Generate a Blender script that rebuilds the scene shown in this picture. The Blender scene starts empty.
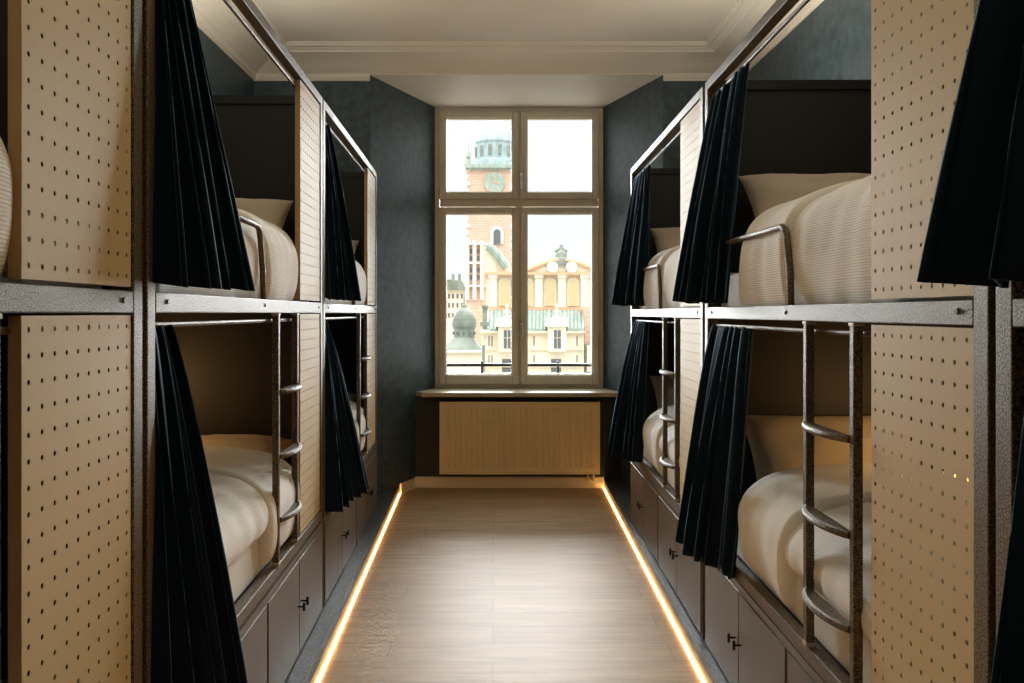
import bpy, math, random
from mathutils import Vector, Matrix, noise
R = math.radians
scn = bpy.context.scene
col = scn.collection
random.seed(7)
EYE = 1.5
F = 820.0

# ------------------------------------------------------------------ helpers
class MB:
    def __init__(s): s.v = []; s.f = []; s.uv = None; s.m = []
    def box(s, x0, x1, y0, y1, z0, z1):
        n = len(s.v)
        s.v += [(x0,y0,z0),(x1,y0,z0),(x1,y1,z0),(x0,y1,z0),(x0,y0,z1),(x1,y0,z1),(x1,y1,z1),(x0,y1,z1)]
        s.f += [tuple(n+i for i in q) for q in ((3,2,1,0),(4,5,6,7),(0,1,5,4),(1,2,6,5),(2,3,7,6),(3,0,4,7))]
        return s
    def prism(s, poly, z0, z1):
        n = len(s.v); k = len(poly)
        a = sum(poly[i][0]*poly[(i+1) % k][1]-poly[(i+1) % k][0]*poly[i][1] for i in range(k))
        if a < 0: poly = poly[::-1]
        s.v += [(p[0], p[1], z0) for p in poly]+[(p[0], p[1], z1) for p in poly]
        s.f.append(tuple(n+i for i in range(k-1, -1, -1))); s.f.append(tuple(n+k+i for i in range(k)))
        for i in range(k):
            j = (i+1) % k; s.f.append((n+i, n+j, n+k+j, n+k+i))
        return s
    def prism_y(s, poly, y0, y1):           # polygon in x,z pushed along y
        n = len(s.v); k = len(poly)
        a = sum(poly[i][0]*poly[(i+1) % k][1]-poly[(i+1) % k][0]*poly[i][1] for i in range(k))
        if a < 0: poly = poly[::-1]
        s.v += [(p[0], y0, p[1]) for p in poly]+[(p[0], y1, p[1]) for p in poly]
        s.f.append(tuple(n+i for i in range(k))); s.f.append(tuple(n+k+i for i in range(k-1, -1, -1)))
        for i in range(k):
            j = (i+1) % k; s.f.append((n+j, n+i, n+k+i, n+k+j))
        return s
    def tube(s, pts, r, seg=10, cap=True):
        pts = [Vector(p) for p in pts]; n0 = len(s.v)
        rs = r if isinstance(r, (list, tuple)) else [r]*len(pts)
        up = None
        for i, p in enumerate(pts):
            if i == 0: t = pts[1]-pts[0]
            elif i == len(pts)-1: t = pts[-1]-pts[-2]
            else: t = (pts[i+1]-p).normalized()+(p-pts[i-1]).normalized()
            t.normalize()
            if up is None:
                up = Vector((0,0,1)) if abs(t.z) < .9 else Vector((1,0,0))
            a = t.cross(up).normalized(); up = a.cross(t).normalized()
            for k in range(seg):
                w = 2*math.pi*k/seg
                s.v.append(tuple(p+(a*math.cos(w)+up*math.sin(w))*rs[i]))
        for i in range(len(pts)-1):
            for k in range(seg):
                a0 = n0+i*seg+k; a1 = n0+i*seg+(k+1) % seg
                s.f.append((a0, a1, a1+seg, a0+seg))
        if cap:
            s.f.append(tuple(n0+k for k in range(seg-1, -1, -1)))
            s.f.append(tuple(n0+(len(pts)-1)*seg+k for k in range(seg)))
        return s
    def lathe(s, prof, c=(0,0,0), seg=24, axis='z', a0=0):
        n0 = len(s.v)
        for r, h in prof:
            for k in range(seg):
                w = a0+2*math.pi*k/seg
                p = (r*math.cos(w), r*math.sin(w), h) if axis == 'z' else (r*math.cos(w), h, r*math.sin(w)) if axis == 'y' else (h, r*math.cos(w), r*math.sin(w))
                s.v.append((c[0]+p[0], c[1]+p[1], c[2]+p[2]))
        for i in range(len(prof)-1):
            for k in range(seg):
                a = n0+i*seg+k; b = n0+i*seg+(k+1) % seg
                s.f.append((a, b, b+seg, a+seg))
        s.f.append(tuple(n0+k for k in range(seg-1, -1, -1)))
        s.f.append(tuple(n0+(len(prof)-1)*seg+k for k in range(seg)))
        return s
    def grid(s, fn, nu, nv, uvfn=None, wrap=False):
        n0 = len(s.v)
        for j in range(nv+1):
            for i in range(nu+1):
                s.v.append(tuple(fn(i/nu, j/nv)))
        for j in range(nv):
            for i in range(nu):
                a = n0+j*(nu+1)+i
                s.f.append((a, a+1, a+nu+2, a+nu+1))
        return s
    def build(s, name, mat, parent=None, smooth=False, bevel=0, origin=None, uvs=None, fixn=False):
        v = s.v
        if origin: v = [(p[0]-origin[0], p[1]-origin[1], p[2]-origin[2]) for p in v]
        me = bpy.data.meshes.new(name); me.from_pydata(v, [], s.f)
        if uvs:
            ul = me.uv_layers.new(name='UVMap')
            for lp in me.loops: ul.data[lp.index].uv = uvs[lp.vertex_index]
        if fixn:
            import bmesh
            bm = bmesh.new(); bm.from_mesh(me); bmesh.ops.recalc_face_normals(bm, faces=bm.faces); bm.to_mesh(me); bm.free()
        me.update()
        me.materials.append(mat)
        if smooth:
            for p in me.polygons: p.use_smooth = True
        o = bpy.data.objects.new(name, me); col.objects.link(o)
        if origin: o.location = origin
        if parent: o.parent = parent
        if bevel:
            b = o.modifiers.new('bevel', 'BEVEL'); b.width = bevel; b.segments = 2; b.limit_method = 'ANGLE'; b.angle_limit = R(40)
        return o

def tag(o, label=None, cat=None, group=None, kind=None):
    if label: o['label'] = label
    if cat: o['category'] = cat
    if group: o['group'] = group
    if kind: o['kind'] = kind
    return o
def empty(name, loc, rz=0, sz=1):
    o = bpy.data.objects.new(name, None); col.objects.link(o)
    o.location = loc; o.rotation_euler = (0, 0, rz); o.scale = (1, 1, sz); o.empty_display_size = .1
    return o
def kids(o): return [c for c in ALL() if c.parent == o]
def ALL(): return list(bpy.data.objects)
def copy_tree(o, parent=None):
    c = o.copy(); col.objects.link(c); c.parent = parent
    for ch in kids(o):
        copy_tree(ch, c)
    return c
def struct(o): o['kind'] = 'structure'; return o

# ------------------------------------------------------------------ materials
def mat(name, color=(.5,.5,.5), rough=.5, metal=0, **kw):
    m = bpy.data.materials.new(name); m.use_nodes = True
    b = m.node_tree.nodes['Principled BSDF']
    b.inputs['Base Color'].default_value = (*color, 1)
    b.inputs['Roughness'].default_value = rough; b.inputs['Metallic'].default_value = metal
    for k, v in kw.items():
        b.inputs[k].default_value = v
    return m
def N(m, t, **kw):
    n = m.node_tree.nodes.new(t)
    for k, v in kw.items():
        if hasattr(n, k): setattr(n, k, v)
        else: n.inputs[k].default_value = v
    return n
def L(m, a, b): m.node_tree.links.new(a, b)
def noisy(m, scale, c1, c2, bump=0, detail=4, lo=.35, hi=.65, dist=.01, coord='Object', mapscale=None, rough=None, bscale=None):
    b = m.node_tree.nodes['Principled BSDF']
    tc = N(m, 'ShaderNodeTexCoord'); src = tc.outputs[coord]
    if mapscale:
        mp = N(m, 'ShaderNodeMapping'); mp.inputs['Scale'].default_value = mapscale; L(m, src, mp.inputs['Vector']); src = mp.outputs[0]
    n = N(m, 'ShaderNodeTexNoise'); n.inputs['Scale'].default_value = scale; n.inputs['Detail'].default_value = detail
    L(m, src, n.inputs['Vector'])
    r = N(m, 'ShaderNodeValToRGB'); r.color_ramp.elements[0].position = lo; r.color_ramp.elements[1].position = hi
    r.color_ramp.elements[0].color = (*c1, 1); r.color_ramp.elements[1].color = (*c2, 1)
    L(m, n.outputs['Fac'], r.inputs[0]); L(m, r.outputs[0], b.inputs['Base Color'])
    if bump:
        n2 = n
        if bscale:
            n2 = N(m, 'ShaderNodeTexNoise'); n2.inputs['Scale'].default_value = bscale; n2.inputs['Detail'].default_value = 3; L(m, src, n2.inputs['Vector'])
        bp = N(m, 'ShaderNodeBump'); bp.inputs['Strength'].default_value = bump; bp.inputs['Distance'].default_value = dist
        L(m, n2.outputs['Fac'], bp.inputs['Height']); L(m, bp.outputs[0], b.inputs['Normal'])
    return m, n, r

M = {}
M['wall'] = mat('wall_paint', rough=.38); noisy(M['wall'], 16, (.018,.038,.050), (.046,.082,.100), .6, bscale=110, dist=.005)
M['black_wall'] = mat('dark_paint', (.012,.013,.015), .6)
M['ceiling'] = mat('ceiling_paint', rough=.6); noisy(M['ceiling'], 1.5, (.74,.70,.61), (.80,.76,.68), .1, bscale=60, dist=.002)
M['frame'] = mat('hammered_metal', rough=.5, metal=.35); noisy(M['frame'], 260, (.014,.010,.007), (.27,.20,.12), .6, detail=2, lo=.35, hi=.7, dist=.0015)
M['panel'] = mat('perforated_beige', (.61,.47,.26), .6); M['panel'].node_tree.nodes['Principled BSDF'].inputs['Specular IOR Level'].default_value = .3
M['ply'] = mat('panel_back', (.42,.27,.12), .5)
M['board'] = mat('dark_board', (.006,.0045,.0035), .55)
M['cab'] = mat('cabinet_paint', (.105,.074,.048), .42)
M['black'] = mat('black_metal', (.015,.014,.013), .4, .5)
M['foot'] = mat('pale_foot', (.45,.40,.32), .5)
M['curtain'] = mat('navy_velvet', (.0035,.010,.019), .8)
b = M['curtain'].node_tree.nodes['Principled BSDF']
b.inputs['Sheen Weight'].default_value = 1.0; b.inputs['Sheen Roughness'].default_value = .30; b.inputs['Sheen Tint'].default_value = (.22,.42,.62,1)
b.inputs['Specular IOR Level'].default_value = .1
def cloth(name, c, c2, pitch=.0068, bump=.18):
    m = mat(name, c, .85); b = m.node_tree.nodes['Principled BSDF']
    uv = N(m, 'ShaderNodeUVMap'); sp = N(m, 'ShaderNodeSeparateXYZ'); L(m, uv.outputs[0], sp.inputs[0])
    mu = N(m, 'ShaderNodeMath', operation='MULTIPLY'); mu.inputs[1].default_value = 2*math.pi/pitch; L(m, sp.outputs[1], mu.inputs[0])
    si = N(m, 'ShaderNodeMath', operation='SINE'); L(m, mu.outputs[0], si.inputs[0])
    mr = N(m, 'ShaderNodeMapRange'); mr.inputs[1].default_value = -1; L(m, si.outputs[0], mr.inputs[0])
    mx = N(m, 'ShaderNodeMix', data_type='RGBA'); L(m, mr.outputs[0], mx.inputs[0])
    mx.inputs[6].default_value = (*c2, 1); mx.inputs[7].default_value = (*c, 1); L(m, mx.outputs[2], b.inputs['Base Color'])
    bp = N(m, 'ShaderNodeBump'); bp.inputs['Strength'].default_value = bump; bp.inputs['Distance'].default_value = .003
    L(m, mr.outputs[0], bp.inputs['Height']); L(m, bp.outputs[0], b.inputs['Normal'])
    b.inputs['Sheen Weight'].default_value = .2
    return m
M['duvet'] = cloth('striped_duvet_cotton', (.88,.85,.79), (.66,.61,.53))
M['mattress'] = cloth('mattress_cotton', (.78,.73,.64), (.62,.57,.48), .007, .15)
M['pillow'] = cloth('pillow_cotton', (.56,.49,.38), (.50,.43,.33), .008, .1)
M['window'] = mat('taupe_window_frame', rough=.4); noisy(M['window'], 3, (.66,.60,.49), (.72,.66,.54))
M['sill'] = mat('sill_stone', (.45,.37,.26), .35)
M['rad'] = mat('radiator_enamel', (.66,.53,.30), .38)
M['skirt'] = mat('skirting_paint', (.78,.68,.50), .4)
M['chrome'] = mat('handle_metal', (.7,.68,.62), .25, 1)
# floor: planks across the aisle
m = M['floor'] = mat('oak_planks', rough=.52); b = m.node_tree.nodes['Principled BSDF']; b.inputs['Specular IOR Level'].default_value = .22
tc = N(m, 'ShaderNodeTexCoord'); br = N(m, 'ShaderNodeTexBrick')
br.inputs['Scale'].default_value = 1; br.inputs['Brick Width'].default_value = 1.25; br.inputs['Row Height'].default_value = .196
br.inputs['Mortar Size'].default_value = .0016; br.inputs['Mortar Smooth'].default_value = .2; br.offset = .37; br.offset_frequency = 2
br.inputs['Color1'].default_value = (.44,.29,.16,1); br.inputs['Color2'].default_value = (.51,.345,.20,1); br.inputs['Mortar'].default_value = (.20,.14,.095,1)
L(m, tc.outputs['Object'], br.inputs['Vector'])
mp = N(m, 'ShaderNodeMapping'); mp.inputs['Scale'].default_value = (1.2,16,1); L(m, tc.outputs['Object'], mp.inputs[0])
nz = N(m, 'ShaderNodeTexNoise'); nz.inputs['Scale'].default_value = 2.2; nz.inputs['Detail'].default_value = 7; nz.inputs['Distortion'].default_value = .6; L(m, mp.outputs[0], nz.inputs['Vector'])
rp = N(m, 'ShaderNodeValToRGB'); rp.color_ramp.elements[0].position = .3; rp.color_ramp.elements[1].position = .72
rp.color_ramp.elements[0].color = (.74,.70,.66,1); rp.color_ramp.elements[1].color = (1.1,1.08,1.05,1); L(m, nz.outputs[0], rp.inputs[0])
mx = N(m, 'ShaderNodeMix', data_type='RGBA', blend_type='MULTIPLY'); mx.inputs[0].default_value = 1
L(m, br.outputs[0], mx.inputs[6]); L(m, rp.outputs[0], mx.inputs[7]); L(m, mx.outputs[2], b.inputs['Base Color'])
bp = N(m, 'ShaderNodeBump'); bp.inputs['Strength'].default_value = .08; bp.inputs['Distance'].default_value = .002; L(m, nz.outputs[0], bp.inputs['Height']); L(m, bp.outputs[0], b.inputs['Normal'])
M['granite'] = mat('granite_plinth', rough=.35); noisy(M['granite'], 120, (.010,.011,.012), (.12,.125,.13), .1, detail=3, lo=.38, hi=.68)
M['plinth'] = mat('brown_plinth', rough=.4); noisy(M['plinth'], 30, (.05,.034,.02), (.16,.11,.07), .1, mapscale=(1,.2,1))
M['led'] = mat('warm_strip', (1,.8,.5), .5)
b = M['led'].node_tree.nodes['Principled BSDF']; b.inputs['Emission Color'].default_value = (1,.55,.17,1); b.inputs['Emission Strength'].default_value = 21
M['bulb'] = mat('warm_lamp_glass', (1,.8,.5), .5)
b = M['bulb'].node_tree.nodes['Principled BSDF']; b.inputs['Emission Color'].default_value = (1,.55,.2,1); b.inputs['Emission Strength'].default_value = 25
m = M['glass'] = bpy.data.materials.new('pane_glass'); m.use_nodes = True; nt = m.node_tree; nt.nodes.remove(nt.nodes['Principled BSDF'])
tr = N(m, 'ShaderNodeBsdfTransparent'); tr.inputs[0].default_value = (.97,.985,.98,1); gl = N(m, 'ShaderNodeBsdfGlossy'); gl.inputs['Roughness'].default_value = .02
ms = N(m, 'ShaderNodeMixShader'); ms.inputs[0].default_value = .03; L(m, tr.outputs[0], ms.inputs[1]); L(m, gl.outputs[0], ms.inputs[2])
L(m, ms.outputs[0], nt.nodes['Material Output'].inputs[0])
# outdoors
M['stucco'] = mat('cream_stucco', rough=.8); noisy(M['stucco'], .6, (.70,.60,.44), (.78,.68,.52))
M['stucco_pale'] = mat('pale_stucco', rough=.8); noisy(M['stucco_pale'], .6, (.74,.66,.51), (.80,.72,.58))
M['ledge'] = mat('orange_ledge', (.70,.42,.25), .8)
M['stone'] = mat('white_stone', (.68,.64,.56), .8)
M['recess'] = mat('arch_recess_stucco', (.58,.48,.28), .8)
M['copper'] = mat('copper_roof', rough=.6); noisy(M['copper'], .9, (.25,.32,.27), (.38,.44,.38), mapscale=(3,1,1))
M['pale_copper'] = mat('weathered_copper', rough=.6); noisy(M['pale_copper'], .9, (.30,.38,.40), (.45,.53,.54), mapscale=(3,1,1))
M['slate'] = mat('slate_roof', rough=.6); noisy(M['slate'], 1.2, (.15,.17,.135), (.27,.29,.24))
M['dark_glass'] = mat('far_window_glass', (.12,.13,.13), .3)
M['paving'] = mat('square_paving', (.32,.30,.27), .8)
m = M['brick'] = mat('red_brick', rough=.85); b = m.node_tree.nodes['Principled BSDF']
tc = N(m, 'ShaderNodeTexCoord'); mp = N(m, 'ShaderNodeMapping'); mp.inputs['Rotation'].default_value = (R(90),0,0); L(m, tc.outputs['Object'], mp.inputs[0])
br = N(m, 'ShaderNodeTexBrick'); br.inputs['Scale'].default_value = 1; br.inputs['Brick Width'].default_value = .9; br.inputs['Row Height'].default_value = .35; br.inputs['Mortar Size'].default_value = .03
br.inputs['Color1'].default_value = (.62,.41,.31,1); br.inputs['Color2'].default_value = (.56,.36,.27,1); br.inputs['Mortar'].default_value = (.66,.5,.4,1)
L(m, mp.outputs[0], br.inputs['Vector']); L(m, br.outputs[0], b.inputs['Base Color'])

# ------------------------------------------------------------------ the room
XL, XR, YE, YB, ZC = -1.86, 1.91, 6.38, -2.2, 3.5
YW, YP = 7.38, 7.05                       # window plane, parapet plane
def nl(y): return -.522-.435*(YW-y)       # niche cheeks
def nr(y): return .990+.334*(YW-y)
struct(MB().box(-2.1, 2.1, YB-.1, 7.6, -.06, 0).build('floor', M['floor']))
struct(MB().box(XL-.12, XL, YB-.1, YE+.1, 0, 3.7).build('wall_left', M['wall']))
struct(MB().box(XR, XR+.12, YB-.1, YE+.1, 0, 3.7).build('wall_right', M['wall']))
struct(MB().box(XL, XR, YB-.1, YB, 0, 3.7).build('wall_back', M['wall']))
w = MB()
w.prism([(XL-.12, YE), (nl(YE), YE), (nl(YW), YW), (nl(YW), 7.72), (XL-.12, 7.72)], 0, 3.7)
w.prism([(XR+.12, YE), (nr(YE), YE), (nr(YW), YW), (nr(YW), 7.72), (XR+.12, 7.72)], 0, 3.7)
struct(w.build('wall_end', M['wall'], bevel=.006))
struct(MB().prism([(nl(YP)-.02, YP), (nr(YP)+.02, YP), (nr(7.72), 7.72), (nl(7.72), 7.72)], 0, .785).build('wall_parapet', M['black_wall']))
c = MB().box(XL-.1, XR+.1, YB-.1, YE+.02, ZC, 3.7)
struct(c.build('ceiling', M['ceiling']))
struct(MB().prism([(nl(YE)-.05, YE), (nr(YE)+.05, YE), (nr(7.72)+.1, 7.72), (nl(7.72)-.1, 7.72)], 3.352, 3.7).build('ceiling_niche', M['ceiling']))
# cove running round three sides
prof = [(0,-.150), (.02,-.152), (.028,-.140), (.045,-.134), (.07,-.118), (.12,-.090), (.18,-.068), (.235,-.055), (.262,-.052), (.268,-.040), (.285,-.036), (.30,-.026), (.325,-.024), (.33,-.012), (.345,-.010), (.345,0)]
cv = MB(); rows = [[(XL+p, YB, ZC+z), (XL+p, YE-p, ZC+z), (XR-p, YE-p, ZC+z), (XR-p, YB, ZC+z)] for p, z in prof]
for r in rows: cv.v += r
for i in range(len(rows)-1):
    for k in range(3):
        a = i*4+k; cv.f.append((a, a+1, a+5, a+4))
cv.f = [tuple(reversed(q)) for q in cv.f]
struct(cv.build('trim_1', M['ceiling'], fixn=False))
s = MB()
for p, z0, z1 in ((.022,-.178,-.150), (.012,-.196,-.178)):
    s.box(XL, XL+p, YB, YE, ZC+z0, ZC+z1); s.box(XR-p, XR, YB, YE, ZC+z0, ZC+z1)
    s.box(XL+p, nl(YE)-.0, YE-p, YE, ZC+z0, ZC+z1); s.box(nr(YE), XR-p, YE-p, YE, ZC+z0, ZC+z1)
struct(s.build('trim_2', M['ceiling']))

# plinths with light strips
def plx(y): return -.652-.0183*y
def prx(y): return .772+.0256*y
yl, yr = 6.80, 7.05
def plinth(name, fx, ye, sg, mx_):
    # brown face body, granite top slab
    b0 = MB().prism([(fx(YB), YB), (fx(ye), ye), (mx_(ye), ye), (mx_(YB), YB)], 0, .0665)
    o = struct(b0.build(name, M['plinth']))
    g = MB().prism([(fx(YB)+sg*.022, YB), (fx(ye)+sg*.022, ye), (mx_(ye), ye), (mx_(YB), YB)], .066, .07)
    struct(g.build('granite_slab', M['granite'], o))
    return o
plinth('trim_3', plx, yl, -1, lambda y: -1.2 if y < 6.2 else -1.0)
plinth('trim_4', prx, yr, 1, lambda y: 1.5 if y < 6.2 else 1.12)
def strip(fx, ye, sg):
    q = MB(); q.prism([(fx(YB)-sg*.009, YB), (fx(ye)-sg*.009, ye), (fx(ye)-sg*.001, ye), (fx(YB)-sg*.001, YB)], .0015, .0055)
    return q.build('light_strip', M['led'])
tag(strip(plx, yl, -1), 'glowing warm light strip along the floor below the left-hand bunks', 'light strip', 'floor light strips')
tag(strip(prx, yr, 1), 'glowing warm light strip along the floor below the right-hand bunks', 'light strip', 'floor light strips')
q = MB(); q.prism([(nl(YP), YP), (prx(YP), YP), (prx(YP), YP-.018), (nl(YP-.018), YP-.018)], 0, .085)
q.prism([(nl(YP), YP), (nl(YP-.018)+.004, YP-.018), (plx(yl)+.02, yl-.0), (plx(yl), yl)], 0, .085)
q.prism([(nl(YP), YP), (prx(YP), YP), (prx(YP), YP-.010), (nl(YP-.01), YP-.010)], .085, .094)
struct(q.build('baseboard_end', M['skirt']))

# ------------------------------------------------------------------ window
wn = struct(empty('window_1', (0, YW, 0)))
def zp(py, Y): return EYE+(313-py)/F*Y
def xp(px, Y): return (px-493)/F*Y
def wframe(mb, x0, x1, z0, z1, w, y0, y1, wt=None, wb=None):
    wt = wt or w; wb = wb or w
    mb.box(x0, x0+w, y0, y1, z0, z1); mb.box(x1-w, x1, y0, y1, z0, z1)
    mb.box(x0+w, x1-w, y0, y1, z0, z0+wb); mb.box(x0+w, x1-w, y0, y1, z1-wt, z1)
X = lambda px: xp(px, YW); Z = lambda py: zp(py, YW)
fr = MB(); wframe(fr, X(434.5), X(603.5), Z(388.5), Z(108), .045, .0, .09)
fr.box(X(440), X(598), -.005, .085, Z(206.5), Z(199)); fr.box(X(516.5), X(522.5), .0, .085, Z(386), Z(110))
fr.build('window_frame', M['window'], wn, bevel=.006)
for (x0, x1, z0, z1) in ((439.5,518.5,199.5,112.5), (520.5,598.5,199.5,112.5), (439.5,518.5,384.5,207.5), (520.5,598.5,384.5,207.5)):
    sh = MB(); wframe(sh, X(x0), X(x1), Z(z0), Z(z1), .055, -.03, .04, wb=.06 if z0 < 300 else .085)
    so = sh.build('sash', M['window'], wn, bevel=.008)
    bd = MB(); wframe(bd, X(x0)+.053, X(x1)-.053, Z(z0)+(.058 if z0 < 300 else .083), Z(z1)-.053, .012, -.012, .03); bd.build('glazing_bead', M['window'], so, bevel=.003)
    MB().box(X(x0)+.06, X(x1)-.06, .008, .014, Z(z0)+.065, Z(z1)-.06).build('pane', M['glass'], so)
for z0 in (178, 325):
    h = MB().box(X(521)-.012, X(521)+.012, -.045, -.03, Z(z0)-.035, Z(z0)+.035)
    h.tube([(X(521), -.045, Z(z0)+.012), (X(521), -.075, Z(z0)+.012), (X(521), -.078, Z(z0)-.0), (X(521), -.078, Z(z0)-.11)], .009, 8)
    tag(h.build('handle', M['chrome'], wn, bevel=.002), 'metal turn handle')
for px in (437.5, 601):
    for pz in (192, 128, 222, 376): hg = MB().tube([(X(px), -.035, Z(pz)-.03), (X(px), -.035, Z(pz)+.03)], .009, 8); hg.build('hinge', M['window'], wn)
struct(MB().prism([(-.612, 6.97), (1.085, 6.97), (1.085, 7.05), (nr(YP)+.01, 7.06), (nr(YW), 7.44), (nl(YW), 7.44), (nl(YP)-.01, 7.06), (-.612, 7.05)], .785, .822).build('window_sill', M['sill'], bevel=.006))
bpy.data.objects['window_sill'].name = 'trim_5'

# radiator
Yr = 6.95
rx0, rx1, rz0, rz1 = xp(439.5, Yr), xp(600, Yr), zp(474.5, Yr), zp(402, Yr)
rad = empty('radiator', (0, 0, 0)); rad.location = ((rx0+rx1)/2, Yr, 0)
tag(rad, 'cream ribbed panel radiator under the window sill', 'radiator')
xc = (rx0+rx1)/2
def rb(mb, name, mt, **k): return mb.build(name, mt, rad, **k)
p = MB(); w2 = (rx1-rx0)/2
n = 27; pitch = (2*w2-.10)/n
pts = [(-w2+.001, 0), (-w2+.05, 0)]
for i in range(n):
    a = -w2+.05+i*pitch
    pts += [(a+pitch*.28, 0), (a+pitch*.42, .009), (a+pitch*.68, .009), (a+pitch*.82, 0)]
pts += [(w2-.001, 0)]
zi0, zi1 = rz0+.045, rz1-.05
for z, sc in ((rz0+.004, 0), (zi0, 0), (zi0+.02, 1), (zi1-.02, 1), (zi1, 0), (rz1-.012, 0)):
    for x, d in pts: p.v.append((x, d*sc, z))
kk = len(pts)
for j in range(5):
    for i in range(kk-1):
        a = j*kk+i; p.f.append((a, a+1, a+kk+1, a+kk))
rb(p, 'front_panel', M['rad'], fixn=False)
b_ = MB().box(-w2, -w2+.004, -.004, .07, rz0, rz1); b_.box(w2-.004, w2, -.004, .07, rz0, rz1); b_.box(-w2+.004, w2-.004, .058, .07, rz0, rz1-.01)
b_.box(-w2+.004, w2-.004, -.004, .002, rz0, rz0+.006); b_.box(-w2+.004, w2-.004, -.004, .012, rz1-.014, rz1)
rb(b_, 'casing', M['rad'], bevel=.002)
g_ = MB()
for i in range(60):
    x = -w2+.02+i*(2*w2-.04)/59; g_.box(x-.003, x+.003, .012, .058, rz1-.014, rz1-.006)
g_.box(-w2+.004, w2-.004, .030, .034, rz1-.016, rz1-.008)
rb(g_, 'top_grille', M['rad'])
v_ = MB().tube([(w2-.05, .03, rz0), (w2-.05, .03, rz0-.05), (w2-.05, .09, rz0-.07), (w2-.05, .1, rz0-.07)], .009, 8)
v_.tube([(w2-.10, .03, rz0), (w2-.10, .03, rz0-.05), (w2-.10, .09, rz0-.07), (w2-.10, .1, rz0-.07)], .009, 8)
rb(v_, 'pipe', M['rad'])

# ------------------------------------------------------------------ bunk frames
LM = 2.10; D = .93
Z0, ZL, ZB0, ZB1, ZT = .07, .545, 1.476, 1.524, 2.50
PITCH = .0426
def perforated():
    mb = MB(); nc, nr_ = 10, 21; r = .0050; th = .0015
    def ring(cx, cz, x):
        n = len(mb.v)
        for k in range(8):
            w = math.pi/4*k; mb.v.append((x, cx+r*math.cos(w), cz+r*math.sin(w)*1.0))
        return n
    h = PITCH/2; PZ = .0437
    for i in range(nc):
        for j in range(nr_):
            cy, cz = (i+.5)*PITCH, (j+.5)*PZ
            sq = []
            for x in (0, th):
                n = len(mb.v)
                for (a, b2) in ((h,0),(h,h),(0,h),(-h,h),(-h,0),(-h,-h),(0,-h),(h,-h)): mb.v.append((x, cy+a, cz+b2*PZ/PITCH))
                q = ring(cy, cz, x); sq.append((n, q))
            for k in range(8):
                k2 = (k+1) % 8
                n, q = sq[0]; mb.f.append((n+k2, n+k, q+k, q+k2))
                n1, q1 = sq[1]; mb.f.append((n1+k, n1+k2, q1+k2, q1+k))
                mb.f.append((q+k, q1+k, q1+k2, q+k2))
    W, H = nc*PITCH, nr_*PZ
    o = mb.build('perforated_panel', M['panel'])
    r_ = MB().box(.0005, .022, -.0012, 0, -.001, H+.001); r_.box(.0005, .022, W, W+.0012, -.001, H+.001)
    r_.box(.0005, .022, 0, W, -.0012, 0); r_.box(.0005, .022, 0, W, H, H+.0012); r_.box(.020, .022, 0, W, 0, .03); r_.box(.020, .022, 0, W, H-.03, H)
    r_.box(.020, .022, 0, .012, .03, H-.03); r_.box(.020, .022, W-.012, W, .03, H-.03)
    q_ = r_.build('panel_return', M['ply'], o)
    tag(q_, 'tan folded panel edge')
    return o
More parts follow.
